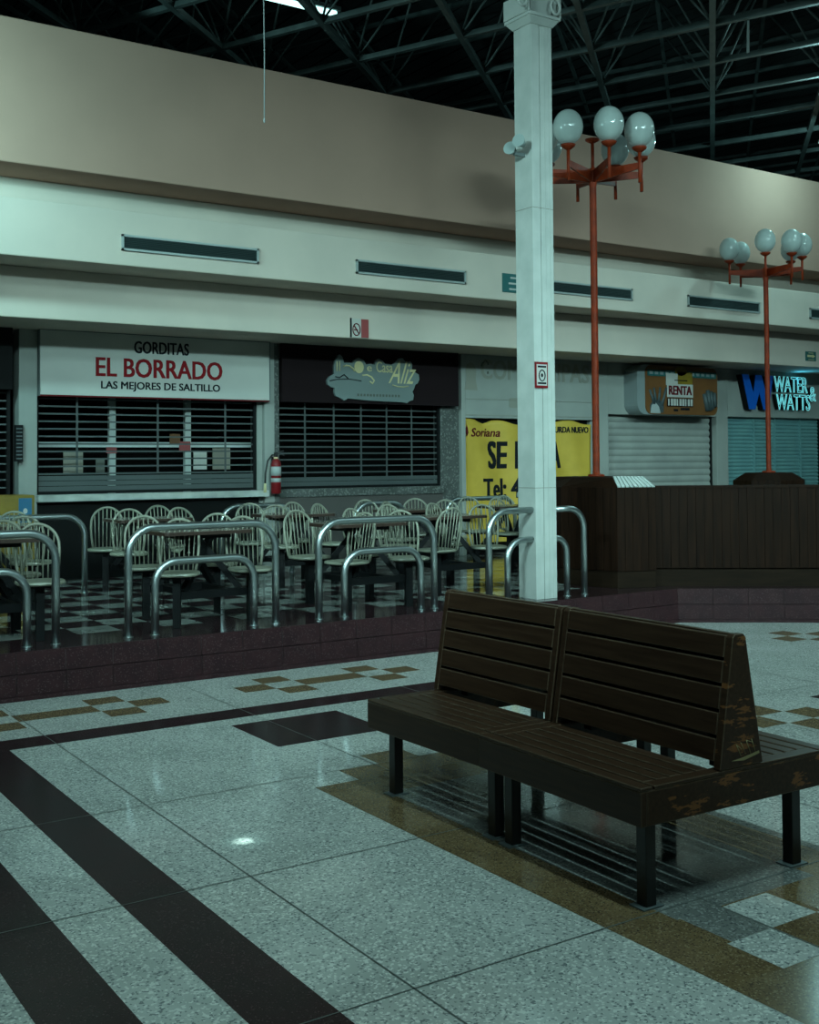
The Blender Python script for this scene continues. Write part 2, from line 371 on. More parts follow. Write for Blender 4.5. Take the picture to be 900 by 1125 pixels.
# ------------------------------------------------------------------ setting: facade
X0, X1 = -6, 24
wb = MB()
wb.box(X0, X1, 11.0, 11.85, 4.46, 5.85, 0)
wb.box(X0, X1, 11.58, 11.85, 4.13, 4.46, 1)
wb.box(X0, X1, 11.0, 11.85, 3.575, 4.13, 1)
wb.box(X0, X1, 11.56, 11.85, 3.06, 3.575, 1)
wb.box(X0, X1, 11.85, 14.4, 3.06, 3.25, 1)
struct(wb.build('wall_facade', [M_tan, M_cream], bevel=.012))
inner = MB(); inner.box(X0, X1, 14.3, 14.4, PZ, 3.06, 0)
for x in (-2, 3.38, 6.33, 9.12, 11.78, 14.36, 18.2): inner.box(x-.03, x+.03, 12.72, 14.3, PZ, 3.06, 0)
struct(inner.build('wall_inner', [M_dark]))
def pillar(n, segs):
    m = MB()
    for x0, x1, y0, z0, z1, mi in segs: m.box(x0, x1, y0, 12.74, z0, z1, mi)
    struct(m.build('trim_%d' % n, [M_white_w, M_granite], bevel=.006))
pillar(2, [(3.28,3.475,12.5,PZ,3.06,0)])
pillar(3, [(6.13,6.20,12.56,PZ,3.06,0), (6.20,6.335,12.5,PZ,3.06,0), (6.335,6.405,12.51,PZ,3.06,1)])
pillar(4, [(8.86,9.165,12.56,PZ,3.06,1), (9.165,9.235,12.5,PZ,3.06,0)])
pillar(5, [(11.56,11.685,12.56,PZ,3.06,0), (11.69,11.875,12.5,PZ,3.06,0)])
pillar(6, [(14.235,14.505,12.5,PZ,3.06,0)])
pillar(7, [(17.0,17.4,12.5,PZ,3.06,0)])
lw = MB()
lw.box(3.475, 6.13, 12.52, 12.74, PZ, 1.17, 0); lw.box(6.405, 8.86, 12.52, 12.74, PZ, 1.17, 1)
lw.box(6.405, 8.86, 12.50, 12.74, 1.17, 1.27, 2)
lw.box(9.235, 11.56, 12.62, 12.74, PZ, 2.22, 0)
lw.box(9.235, 11.69, 12.5, 12.74, 2.19, 3.06, 3); lw.box(11.875, 14.235, 12.5, 12.74, 2.285, 3.06, 3); lw.box(14.505, 17.0, 12.5, 12.74, 2.29, 3.06, 3)
for z in (2.23, 2.45): lw.box(9.235, 11.69, 12.492, 12.5, z-.004, z+.004, 4)
struct(lw.build('wall_shopfront', [M_black, M_greyb, M_granite, M_white_w, M_stain], bevel=.004))
sl = MB(); sl.box(3.46, 6.21, 12.40, 12.6, 1.19, 1.265, 0)
struct(sl.build('trim_8', [M_sill], bevel=.006))

# roof deck, far closing wall
rd = MB()
for i in range(120):
    x = -8+i*.34; rd.box(x, x+.30, -4, 34, 8.6, 8.66, 0)
rd.box(-8, 33, -4, 34, 8.66, 8.75, 0)
struct(rd.build('ceiling', [M_roof]))
fw_ = MB(); fw_.box(-8, 33, 25, 25.2, 0, 8.6, 0)
for i in range(80): fw_.box(-8+i*.5, -7.95+i*.5, 24.95, 25, 3, 8.6, 0)
struct(fw_.build('wall_back', [M_roof]))

# ------------------------------------------------------------------ space frame roof
N0 = Vector((11.07, 9.70, 6.6)); A = Vector((.972, .86, 0)); B = Vector((-.62, 1.36, 0)); UP = Vector((0, 0, 1.25))
HUB = (A+B)/2+UP
def px_of(p):
    c = Vector(p)-Vector((0,0,1.6)); d = c.dot(fw)
    return (450+F_PX*c.dot(rt)/d, 562.5+DY-F_PX*c.dot(up)/d, d) if d > .5 else (9999, 9999, d)
def seen(p, q, my=60):
    for k in range(9):
        x, y, d = px_of(Vector(p).lerp(Vector(q), k/8))
        if -60 < x < 960 and -my < y < 215 and d < 34: return True
    return False
frame = thing('space_frame', 'dark grey steel space frame of crossing bars and struts under the roof', 'roof truss', (0,0,0))
node = lambda i, j: N0+A*i+B*j
nd = set(); NI = range(-14, 18); NJ = range(-8, 12)
def runs(axis, off, r, name):
    for fix in (NJ if axis == 'a' else NI):
        ks = []
        for k in (NI if axis == 'a' else NJ):
            p = (node(k, fix) if axis == 'a' else node(fix, k))+off; q = p+(A if axis == 'a' else B)
            if seen(p, q) and q.y < 24.8 and q.x < 32 and p.x > -7: ks.append(k)
        if ks:
            p = (node(ks[0], fix) if axis == 'a' else node(fix, ks[0]))+off
            q = (node(ks[-1]+1, fix) if axis == 'a' else node(fix, ks[-1]+1))+off
            MB().bar(p, q, r, r).build(name, M_truss, frame)
runs('a', Vector((0,0,0)), .07, 'bottom_chord'); runs('b', Vector((0,0,.0)), .062, 'bottom_chord')
runs('a', HUB, .05, 'top_chord'); runs('b', HUB, .05, 'top_chord')
diag = []
for i in NI:
    for j in NJ:
        h = node(i, j)+HUB
        for di in (0, 1):
            for dj in (0, 1):
                p = node(i+di, j+dj)
                if seen(p, h, 20) and h.y < 24.5 and p.x < 31: diag.append((px_of(p)[2], p, h))
diag.sort(key=lambda t: t[0])
for d_, p, h in diag[:100]: MB().tube([p, h], .015, 6).build('diagonal_strut', M_truss, frame)

# ------------------------------------------------------------------ column
cl = thing('column', 'tall pale painted steel column standing at the platform edge behind the bench', 'column', (6.765, 8.09, PZ))
c = MB(); c.prism([(0,.0),(.095,0),(.095,.012),(.105,.012),(.105,0),(.25,0),(.25,.25),(0,.25)], 0, 5.36)
c.box(.155, .16, -.004, 0, .0, 5.36); c.box(.205, .21, -.004, 0, 0, 5.36); c.build('shaft', M_col, cl, bevel=.008)
c = MB()
for z in (1.02, 3.62): c.box(-.002, .252, -.0015, .2515, z, z+.006)
c.build('seam', M_stain, cl)
cp = MB()
cp.prism([(-.01,-.01),(.26,-.01),(.26,.26),(-.01,.26)], 5.34, 5.40, 0, [(-.055,-.055),(.305,-.055),(.305,.305),(-.055,.305)])
cp.box(-.065,.315,-.065,.315,5.40,5.43); cp.box(.0,.25,.0,.25,5.43,6.27)
for sx in (-.075, .305):
    cp.box(sx, sx+.02, -.06, .31, 5.43, 5.62)
cp.build('capital', M_col, cl, bevel=.004)
for yy in (-.08,):
    for xx in (-.155, .245):
        MB().tube([(xx+.055*math.cos(a), yy+.01, 5.52+.07*math.sin(a)) for a in [2*PI*k/20 for k in range(20)]], .014, 8, closed=True).build('scroll_ring', M_col, cl)

# notice on the column
nt_ = thing('notice', 'small red-framed white notice fixed on the left face of the pale column', 'sign', (6.765, 8.085, 2.27))
m = MB(); m.box(.0,.15,-.012,0,0,.24,0); m.build('frame', M_red, nt_)
m = MB(); m.box(.015,.135,-.016,-.011,.022,.218,0); m.box(.025,.125,-.018,-.0155,.188,.205,1); m.box(.025,.125,-.018,-.0155,.035,.052,1)
ring = [(.075+.036*math.cos(2*PI*k/20), -.018, .115+.05*math.sin(2*PI*k/20)) for k in range(20)]
m.tube(ring, .0055, 6, 1, closed=True); m.plate(oval(.075,.117,.012,.018), -.019, -.0155, 1)
m.build('printed_face', [M_signw, M_ink], nt_)

# twin floodlights on the column
fl2 = thing('floodlight', 'pair of small grey floodlights on the left side of the column', 'lamp', (6.765, 8.2, 4.42))
MB().bar((0,0,.03), (-.12,0,.03), .03, .03).build('bracket', M_plate, fl2)
for dy, dz in ((-.07, .06), (.06, .02)):
    m = MB(); m.tube([(-.07,dy,dz+.04), (-.11,dy-.02,dz+.05), (-.17,dy-.05,dz+.06)], [.025,.04,.062], 14); m.build('lamp_head', M_bin_l, fl2)

# ------------------------------------------------------------------ signs and shops
def board(name, label, cat, x0, x1, z0, z1, y, th, mats, frame=None):
    t = thing(name, label, cat, ((x0+x1)/2, y, z0))
    return t
def part(t, m, name, mats, bevel=0):
    o = m.build(name, mats, None, bevel=bevel); o.parent = t; o.matrix_parent_inverse = Matrix.Translation(-t.location); return o

# EL BORRADO
t = thing('shop_sign', 'long white sign lettered GORDITAS EL BORRADO in black and red', 'sign', (4.85, 12.45, 2.35))
m = MB(); m.box(3.478, 6.23, 12.42, 12.5, 2.352, 3.055); part(t, m, 'sign_panel', M_signw)
m = MB(); m.box(3.478, 6.23, 12.414, 12.5, 2.335, 2.352); part(t, m, 'bottom_trim', M_maroon_ink)
m = MB(); m.box(6.226, 6.236, 12.41, 12.5, 2.34, 3.058); m.box(3.474, 3.48, 12.41, 12.5, 2.34, 3.058); m.box(3.474, 6.236, 12.41, 12.5, 3.052, 3.06); part(t, m, 'edge_frame', M_plate)
part(t, text_mb(MB(), 'GORDITAS', 4.53, 5.19, 2.845, 2.985, 12.42, .03), 'lettering', M_ink)
part(t, text_mb(MB(), 'EL BORRADO', 4.09, 5.61, 2.57, 2.785, 12.42, .035), 'lettering', M_red_ink)
part(t, text_mb(MB(), 'LAS MEJORES DE SALTILLO', 4.15, 5.58, 2.41, 2.52, 12.42, .03), 'lettering', M_ink)

# grille shutters
def grille(label, x0, x1, z0, z1, pitch, links, solid_h):
    t = thing('grille_shutter', label, 'shutter', ((x0+x1)/2, 12.6, z0), group=None)
    m = MB(); z = z0+solid_h
    while z < z1: m.box(x0+.03, x1-.03, 12.612, 12.628, z-.0085, z+.0085); z += pitch
    for k in links:
        x = x0+k*(x1-x0); m.box(x-.012, x+.012, 12.606, 12.61, z0+solid_h, z1)
    part(t, m, 'slat_curtain', M_alu)
    m = MB(); z = z0+.03
    while z < z0+solid_h-.02: m.box(x0+.03, x1-.03, 12.60, 12.63, z, z+.052); z += .058
    part(t, m, 'solid_slats', M_alu)
    m = MB(); m.box(x0+.02, x1-.02, 12.585, 12.64, z0, z0+.03); part(t, m, 'bottom_bar', M_blk_m)
    for x in (x0, x1-.035):
        m = MB(); m.box(x, x+.035, 12.58, 12.65, z0, z1); part(t, m, 'guide_rail', M_blk_m)
    return t
grille('dark open-slat shutter under the white EL BORRADO sign', 3.478, 6.128, 1.27, 2.36, .083, (.175,.53,.85), .22)
grille('dark open-slat shutter under the dark brown sign with a frosted plaque', 6.408, 8.858, 1.272, 2.34, .080, (.165,.335,.50,.66,.82), .12)
grille('dark open-slat shutter cut off by the left edge of the photo', .6, 3.21, .98, 2.42, .085, (.3,.6), .2)

# things behind the first grille
t = thing('serving_window', 'pale window frame with two posts seen behind the slats below EL BORRADO', 'window', (4.9, 12.95, PZ))
for x in (4.41, 5.34):
    m = MB(); m.box(x, x+.075, 12.9, 12.96, 1.2, 2.7); part(t, m, 'post', M_pale_slat)
m = MB(); m.box(3.5, 6.25, 12.91, 12.95, 1.79, 1.85); part(t, m, 'rail', M_pale_slat)
m = MB(); m.box(3.48, 6.12, 12.78, 13.4, 1.17, 1.21); part(t, m, 'window_ledge', M_plate)
def card(name, label, x0, x1, z0, z1, mt, y=12.88):
    tag(MB().box(x0, x1, y, y+.012, z0, z1).build(name, mt), label, 'poster')
card('poster', 'grey framed poster behind the slats at the left below EL BORRADO', 3.85, 4.07, 1.48, 1.74, M_glass_b, 12.80)
card('notice_card', 'small dark card behind the slats between left poster and first post', 4.22, 4.32, 1.5, 1.65, M_stain_d, 12.80)
card('notice_card', 'red card stuck on the left post behind the slats', 4.37, 4.49, 1.72, 1.79, M_poster_r)
card('notice_card', 'red card stuck on the right post behind the slats', 5.26, 5.40, 1.74, 1.86, M_poster_r)
card('notice_card', 'orange and white card above the rail, left of the right post', 5.14, 5.27, 1.83, 1.95, M_brown_lb)
card('poster', 'white poster with a food photo behind the slats right of the right post', 5.44, 5.61, 1.52, 1.74, M_signw)
card('poster', 'grey poster behind the slats nearest the fire extinguisher', 5.69, 5.92, 1.52, 1.78, M_glass_b)

# brown sign with plaque
t = thing('shop_sign', 'dark brown signboard carrying a frosted plaque with golden script', 'sign', (7.74, 12.45, 2.34))
m = MB(); m.box(6.41, 9.075, 12.44, 12.5, 2.342, 3.058); part(t, m, 'sign_panel', M_brownp)
LX = lambda x: 7.005+x*(1.42/840.)-.03
LZ = lambda z: 2.945-(z-60)*(.58/370.)
blob = [(25,270),(45,238),(88,215),(85,150),(100,100),(120,62),(140,55),(160,75),(172,120),(215,118),(250,118),(262,92),(300,72),(345,92),(365,125),(405,118),(440,125),(452,90),(480,72),(515,90),(535,112),(600,118),(640,90),(665,62),(695,58),(718,82),(740,92),(770,82),(785,105),(780,150),(775,178),(815,172),(845,190),(850,230),(835,262),(812,275),(800,310),(785,335),(798,365),(790,405),(755,415),(735,432),(705,428),(690,425),(400,420),(205,405),(172,425),(140,405),(100,390),(88,355),(92,325),(60,318),(30,300)]
m = MB(); m.plate([(LX(a), LZ(b)) for a, b in reversed(blob)], 12.405, 12.44); part(t, m, 'plaque', M_logo)
m = MB(); m.plate(oval(LX(300), LZ(150), .068, .078), 12.395, 12.405); part(t, m, 'emblem_disc', M_gold)
m = MB()
for a, b, c, d in ((110,110,110,190),(132,110,132,190)): m.tube([(LX(a),12.40,LZ(b)),(LX(c),12.40,LZ(d))], .009, 6)
m.tube([(LX(x),12.40,LZ(z)) for x, z in ((165,150),(190,140),(220,145),(250,165),(262,185))], .010, 6)
m.tube([(LX(x),12.40,LZ(z)) for x, z in ((330,215),(370,210),(410,225),(435,255),(420,280),(395,262))], .010, 6)
m.tube([(LX(x),12.40,LZ(z)) for x, z in ((600,285),(650,298),(700,298),(745,290))], .007, 6)
part(t, m, 'ribbon_drawing', M_gold)
m = MB(); m.tube([(LX(x),12.40,LZ(z)) for x, z in ((50,270),(110,255),(220,250),(320,262))], .006, 6)
m.tube([(LX(x),12.40,LZ(z)) for x, z in ((95,235),(130,242),(170,215),(205,245))], .007, 6); part(t, m, 'line_drawing', M_ink)
part(t, text_mb(MB(), 'e', LX(372), LX(415), LZ(180), LZ(138), 12.405, .012), 'lettering', M_gold)
part(t, text_mb(MB(), 'Casa', LX(455), LX(603), LZ(185), LZ(95), 12.405, .012), 'lettering', M_gold)
part(t, text_mb(MB(), 'Aliz', LX(565), LX(820), LZ(270), LZ(85), 12.405, 0, shear=.55), 'lettering', M_gold)
m = MB()
for k in range(14):
    x = 285+k*28; m.box(LX(x), LX(x+17), 12.402, 12.406, LZ(385), LZ(365))
part(t, m, 'faded_line', M_stain_d)

tag(MB().box(.5, 3.2, 12.45, 12.6, 2.40, 3.058).build('sign_panel', M_black), 'blank black panel above the shutter at the left edge', 'sign')

# ghost letters
g = MB(); text_mb(g, 'COM', 9.50, 10.18, 2.73, 3.0, 12.5, .03, depth=.003); text_mb(g, 'INIPAS', 10.55, 11.50, 2.73, 3.0, 12.499, .03, depth=.003)
g.plate([(9.22,2.57),(9.44,2.57),(9.41,2.72),(9.42,2.85),(9.38,2.93),(9.32,2.95),(9.26,2.92),(9.24,2.84),(9.25,2.72)], 12.497, 12.5)
g.plate(rrect(9.99, 10.85, 2.34, 2.48, .03), 12.4975, 12.5)
tag(g.build('letter_stains', M_stain), 'faint stains of removed letters on the white wall above the yellow banner', 'stain')
g = MB()
for a, b in (((9.52,2.94),(9.58,2.99)), ((9.58,2.99),(9.63,2.95)), ((9.52,2.94),(9.51,2.90)), ((9.63,2.95),(9.62,2.93))): g.tube([(a[0],12.495,a[1]), (b[0],12.495,b[1])], .012, 6)
g.plate(oval(9.62,2.82,.015,.02), 12.494, 12.5)
tag(g.build('glue_residue', M_stain_d), 'dark glue smear on the first ghost letter above the yellow banner', 'stain')

# yellow banner
def bw(x, z): return .022*math.sin(x*5.1+z*1.3)+.014*math.sin(x*11+z*4)-.05*max(0, .0)
t = thing('banner', 'yellow vinyl banner reading SE RENTA hung across a dark shopfront', 'banner', (10.4, 12.5, .42))
m = MB(); nx, nz = 60, 30; vs = []; fs = []
for j in range(nz+1):
    for i in range(nx+1):
        u = i/nx; v = j/nz; x = 9.237+u*2.31
        top = 2.15+.022*math.sin(u*9+1)+.02*math.cos(u*23)-.045*max(0, 1-abs(u-.58)/.10)-.03*max(0, 1-abs(u-.15)/.06)
        z = .42+v*(top-.42); vs.append((x, 12.55+bw(x, z), z))
for j in range(nz):
    for i in range(nx):
        a = j*(nx+1)+i; fs.append((a, a+1, a+nx+2, a+nx+1))
m.add(vs, fs, 0, True); o = part(t, m, 'sheet', M_yellow)
sd = o.modifiers.new('thick', 'SOLIDIFY'); sd.thickness = .003
tx = lambda s, x0, x1, z0, z1, b, mt, sh=0, mb=None: part(t, text_mb(mb or MB(), s, x0, x1, z0, z1, 12.546, b, .003, sh, fn=bw), 'lettering', mt)
tx('Soriana', 9.35, 9.87, 1.935, 2.055, .03, M_maroon_ink, .2)
m = MB(); m.plate([(9.215+.03,2.02),(9.255+.02,1.94),(9.30,1.99),(9.265+.01,2.10)], 12.545+bw(9.26,2.0)-.012, 12.545+bw(9.26,2.0)-.006); part(t, m, 'diamond_emblem', M_maroon_ink)
tx('SE', 9.655, 9.985, 1.49, 1.875, .045, M_ink); tx('RENTA', 10.11, 11.0, 1.49, 1.875, .05, M_ink)
tx('Tel: 49', 9.56, 10.35, 1.075, 1.36, .04, M_ink); tx('19', 10.80, 11.05, 1.075, 1.36, .04, M_ink)
tx('A MINURDA NUEVO', 10.62, 11.50, 2.00, 2.09, .05, M_ink)

# right shop: steel shutter, renta lightbox
def roller(label, x0, x1, z0, z1, pitch, mt, joints=()):
    t = thing('rolling_shutter', label, 'shutter', ((x0+x1)/2, 12.62, z0))
    m = MB(); z = z0
    while z < z1-.01:
        n = 6; vs = []
        for k in range(n+1):
            zz = z+pitch*k/n; yy = 12.64-.022*math.sin(PI*k/n); vs += [(x0,yy,zz), (x1,yy,zz)]
        m.add(vs, [(2*k, 2*k+1, 2*k+3, 2*k+2) for k in range(n)], 0, False); z += pitch
    part(t, m, 'slat_curtain', mt)
    m = MB(); m.box(x0, x1, 12.60, 12.66, z0-.05, z0); part(t, m, 'bottom_bar', mt)
    for x in list(joints)+[x0, x1-.03]:
        m = MB(); m.box(x, x+.03, 12.60 if x in (x0, x1-.03) else 12.605, 12.66, z0, z1); part(t, m, 'guide_rail', M_blk_m if x == x1-.03 else mt)
    return t
roller('closed grey corrugated steel shutter below the brown sign with hands', 11.88, 14.23, .42, 2.3, .103, M_shut)
roller('closed blue-green shutter below the blue W and neon lettering', 14.51, 16.98, .42, 2.3, .062, M_teal_sh, (15.25, 15.78, 16.45))

t = thing('lightbox_sign', 'rounded brown lightbox sign with printed hands and a red RENTA notice', 'sign', (13.1, 12.3, 2.29))
m = MB(); m.plate(list(reversed(rrect(12.20, 13.93, 2.28, 3.03, .17))), 12.22, 12.5); part(t, m, 'box_body', M_greyframe)
m = MB(); m.plate(list(reversed(rrect(12.36, 13.93, 2.285, 3.025, .12))), 12.208, 12.22); part(t, m, 'face', M_brown_lb)
m = MB(); m.box(12.40, 13.90, 12.202, 12.208, 2.86, 2.955); part(t, m, 'header_band', M_green)
for k in range(13):
    if k in (6, 7): continue
    part(t, MB().box(12.44+k*.112, 12.44+k*.112+.07, 12.199, 12.203, 2.885, 2.93), 'header_print', M_greyframe)
m = MB()
def finger(pts, r0, r1):
    n = len(pts); m.tube([(x,12.204,z) for x, z in pts], [r0+(r1-r0)*k/(n-1) for k in range(n)], 8)
for base, tip in (((12.53,2.44),(12.44,2.65)), ((12.56,2.47),(12.53,2.68)), ((12.62,2.47),(12.66,2.69)), ((12.69,2.42),(12.79,2.69))):
    mid = ((base[0]+tip[0])/2+.005, (base[1]+tip[1])/2); finger([base, mid, tip], .026, .017)
m.plate([(12.45,2.31),(12.72,2.31),(12.73,2.42),(12.66,2.50),(12.52,2.50),(12.45,2.42)][::-1], 12.196, 12.208); part(t, m, 'printed_hand', M_skin_grey)
m = MB(); m.plate([(12.44,2.30),(12.66,2.30),(12.62,2.40),(12.55,2.46),(12.47,2.42)][::-1], 12.192, 12.197); part(t, m, 'printed_cuff', M_palegrey)
m = MB()
for base, tip in (((13.70,2.36),(13.62,2.62)), ((13.74,2.36),(13.70,2.68)), ((13.79,2.38),(13.77,2.66)), ((13.84,2.42),(13.85,2.64))): finger([base, ((base[0]+tip[0])/2, (base[1]+tip[1])/2), tip], .05, .035)
part(t, m, 'printed_hand', M_skin_grey)
m = MB(); m.plate([(x, z) for x, z in oval(13.11, 2.95, .13, .07)][::-1], 12.197, 12.202); m.box(13.02, 13.36, 12.197, 12.202, 2.74, 2.94); part(t, m, 'round_badge', M_ybox)
m = MB(); m.box(12.78, 13.03, 12.191, 12.196, 2.73, 2.91); m.box(12.80, 13.36, 12.19, 12.196, 2.55, 2.75); part(t, m, 'notice_paper', M_signw)
m = MB(); m.box(12.80, 13.36, 12.191, 12.197, 2.41, 2.535)
part(t, m, 'phone_strip', M_brownp)
m = MB()
for k in range(9):
    x = 12.815+k*.061; m.box(x, x+(.045 if k % 3 else .03), 12.188, 12.192, 2.42, 2.525)
part(t, m, 'phone_digits', M_signw)
part(t, text_mb(MB(), 'RENTA', 12.83, 13.335, 2.585, 2.725, 12.19, .06, .003), 'lettering', M_maroon_ink)
m = MB()
for x in (12.95, 13.10, 13.2): m.box(x, x+.09, 12.2, 12.206, 2.335+.02*(x > 13.0), 2.37+.02*(x > 13.0))
m.box(12.96, 13.24, 12.189, 12.192, 2.80, 2.815); part(t, m, 'small_print', M_ink)

# water & watts
t = thing('channel_letter_sign', 'blue channel letter W on the white wall above the blue-green shutter', 'sign', (15.05, 12.4, 2.4))
Wp = [(14.72,2.975),(14.86,2.975),(14.99,2.66),(15.05,2.975),(15.19,2.975),(15.30,2.66),(15.34,2.975),(15.48,2.975),(15.36,2.41),(15.24,2.41),(15.13,2.70),(15.02,2.41),(14.88,2.41)]
m = MB(); m.plate(Wp[::-1], 12.385, 12.5); part(t, m, 'letter_body', M_black)
m = MB(); m.plate([(15.1+(x-15.1)*.99, z) for x, z in Wp][::-1], 12.37, 12.386); part(t, m, 'letter_face', M_blue)
t = thing('neon_sign', 'glowing pale cyan outline lettering WATER & WATTS right of the blue W', 'sign', (16.0, 12.4, 2.4))
def neon(s, x0, x1, z0, z1):
    cu = bpy.data.curves.new('t', 'FONT'); cu.body = s; cu.fill_mode = 'NONE'; cu.resolution_u = 3; cu.offset = .02
    ob = bpy.data.objects.new('t', cu); COL.objects.link(ob); bpy.context.view_layer.update()
    me = bpy.data.meshes.new_from_object(ob.evaluated_get(bpy.context.evaluated_depsgraph_get()))
    bpy.data.objects.remove(ob)
    vs = [v.co.copy() for v in me.vertices]
    ax, bx = min(v.x for v in vs), max(v.x for v in vs); ay, by = min(v.y for v in vs), max(v.y for v in vs)
    P = [Vector((x0+(v.x-ax)/(bx-ax)*(x1-x0), 12.385, z0+(v.y-ay)/(by-ay)*(z1-z0))) for v in vs]
    m = MB()
    for e in me.edges:
        a, b = P[e.vertices[0]], P[e.vertices[1]]
        if (a-b).length > 1e-4: m.tube([a, b], .0065, 5)
    bk = MB(); text_mb(bk, s, x0, x1, z0, z1, 12.47, .02, .05)
    part(t, bk, 'letter_body', M_black)
    part(t, m, 'neon_outline', M_neon); bpy.data.meshes.remove(me)
neon('WATER', 15.52, 16.38, 2.715, 2.975); neon('WATTS', 15.57, 16.44, 2.42, 2.68); neon('&', 16.44, 16.60, 2.58, 2.82)

# wall signs and vents
def vent(label, x0, x1, z0=3.725, z1=3.885):
    t = thing('wall_vent', label, 'vent', ((x0+x1)/2, 11.0, z0), group='long wall vents')
    m = MB(); b = .022
    m.box(x0,x1,10.975,11.0,z0,z0+b); m.box(x0,x1,10.975,11.0,z1-b,z1); m.box(x0,x0+b,10.975,11.0,z0,z1); m.box(x1-b,x1,10.975,11.0,z0,z1)
    part(t, m, 'frame', M_vent_fr)
    m = MB(); m.box(x0+b,x1-b,10.995,10.999,z0+b,z1-b)
    for k in range(7):
        z = z0+b+(k+.5)*(z1-z0-2*b)/7; m.add([(x0+b,10.98,z-.006),(x1-b,10.98,z-.006),(x1-b,10.996,z+.008),(x0+b,10.996,z+.008)], [(0,1,2,3)])
    part(t, m, 'louvres', M_vent_in)
vent('long dark wall vent above the EL BORRADO sign', 3.88, 5.385)
vent('long dark wall vent above the dark brown signboard', 6.60, 8.135)
vent('long dark wall vent right of the pale column, behind the nearer lamp post', 9.30, 10.90)
vent('long dark wall vent left of the farther lamp post', 11.965, 13.47)
vent('long dark wall vent cut off by the right edge', 14.62, 16.1)

t = thing('no_smoking_sign', 'small no-smoking sign with a red strip on the cream band above the brown signboard', 'sign', (6.98, 11.55, 3.07))
m = MB(); m.box(6.86, 7.10, 11.545, 11.56, 3.07, 3.295); part(t, m, 'sign_panel', M_signw)
m = MB(); m.box(7.0, 7.10, 11.541, 11.546, 3.072, 3.293); part(t, m, 'red_strip', M_poster_r)
m = MB(); m.box(6.855, 6.868, 11.54, 11.56, 3.07, 3.30); part(t, m, 'dark_edge', M_ink)
m = MB(); m.tube([(6.934+.05*math.cos(2*PI*k/20), 11.542, 3.165+.07*math.sin(2*PI*k/20)) for k in range(20)], .007, 6, closed=True); m.tube([(6.90,11.542,3.215),(6.968,11.542,3.115)], .007, 6); m.box(6.90,6.955,11.541,11.545,3.155,3.168)
part(t, m, 'symbol', M_maroon_ink)
t = thing('wall_sign', 'dark green sign with white lines on the beam, half hidden by the column', 'sign', (9.3, 11.0, 3.69))
m = MB(); m.box(8.70, 9.06, 10.985, 11.0, 3.68, 3.91); part(t, m, 'sign_panel', M_green)
m = MB()
for z, xa in ((3.86,8.82), (3.79,8.79), (3.72,8.80)): m.box(xa, 9.02, 10.982, 10.986, z-.011, z+.011)
part(t, m, 'white_print', M_signw)
t = thing('exit_sign', 'small dark green sign with a pale arrow on the cream band at far right', 'sign', (15.38, 11.55, 3.15))
m = MB(); m.box(15.25, 15.50, 11.545, 11.56, 3.157, 3.305); part(t, m, 'sign_panel', M_green)
m = MB(); m.plate([(15.28,3.215),(15.41,3.215),(15.41,3.20),(15.47,3.232),(15.41,3.262),(15.41,3.25),(15.28,3.25)], 11.541, 11.546); m.box(15.31,15.43,11.541,11.546,3.275,3.285); m.box(15.30,15.45,11.541,11.546,3.172,3.18); part(t, m, 'arrow', M_gold)

# fire extinguisher
t = thing('fire_extinguisher', 'red fire extinguisher hanging on the white pillar right of EL BORRADO shutter', 'fire extinguisher', (6.31, 12.42, 1.22))
m = MB(); m.lathe([(.052,0),(.062,.012),(.062,.36),(.05,.40),(.025,.425),(.022,.45)], 18); m.build('cylinder', M_red, t)
m = MB(); m.lathe([(.0635,.14),(.0635,.19)], 18); m.lathe([(.0635,.22),(.0635,.33)], 18); m.build('label_bands', M_palegrey, t)
m = MB(); m.lathe([(.026,.40),(.026,.445)], 14); m.build('collar', M_gold, t)
m = MB(); m.box(-.015,.015,-.02,.02,.445,.50); m.bar((0,0,.49), (.10,-.03,.47), .02, .012); m.bar((0,0,.50), (.09,-.03,.52), .02, .012); m.build('valve_handle', M_rubber, t)
m = MB(); m.tube([(0,0,.47),(-.06,-.02,.47),(-.12,-.02,.40),(-.15,-.02,.25),(-.155,-.02,.12)], .011, 8); m.build('hose', M_rubber, t)
m = MB(); m.tube([(-.155,-.02,.13),(-.157,-.02,.02)], [.014,.022], 10); m.build('nozzle', M_gold, t)
m = MB(); m.box(-.02,.02,.05,.08,.15,.45); m.build('wall_bracket', M_blk_m, t)

# yellow cabinet and plate at the left pillar
t = thing('yellow_cabinet', 'worn yellow cabinet with a blue sticker at the left edge by the pillar', 'cabinet', (2.75, 12.05, PZ))
m = MB(); m.box(-.52,.52,-.2,.2,0,.96); m.build('body', M_ybox, t, bevel=.01)
m = MB(); m.box(.36,.49,-.206,-.2,.68,.93); m.build('sticker', M_blue_st, t)
m = MB(); m.plate([(.40,.72),(.45,.72),(.45,.76),(.40,.76)], -.2085, -.206); m.plate(oval(.425,.80,.022,.028), -.2085, -.206); m.build('sticker_print', M_signw, t)
m = MB(); m.box(-.02,.02,-.206,-.2,.40,.55); m.build('handle', M_blk_m, t)
t = thing('meter_plate', 'narrow dark perforated plate fixed on the left pillar beside the shutter', 'plate', (3.28, 12.46, 1.63))
m = MB(); m.box(-.05,.03,-.02,.035,0,.39); m.build('plate', M_blk_m, t)
for k in range(9):
    MB().box(-.042, .02, -.023, -.0195, .025+k*.04, .037+k*.04).build('slot', M_plate, t)

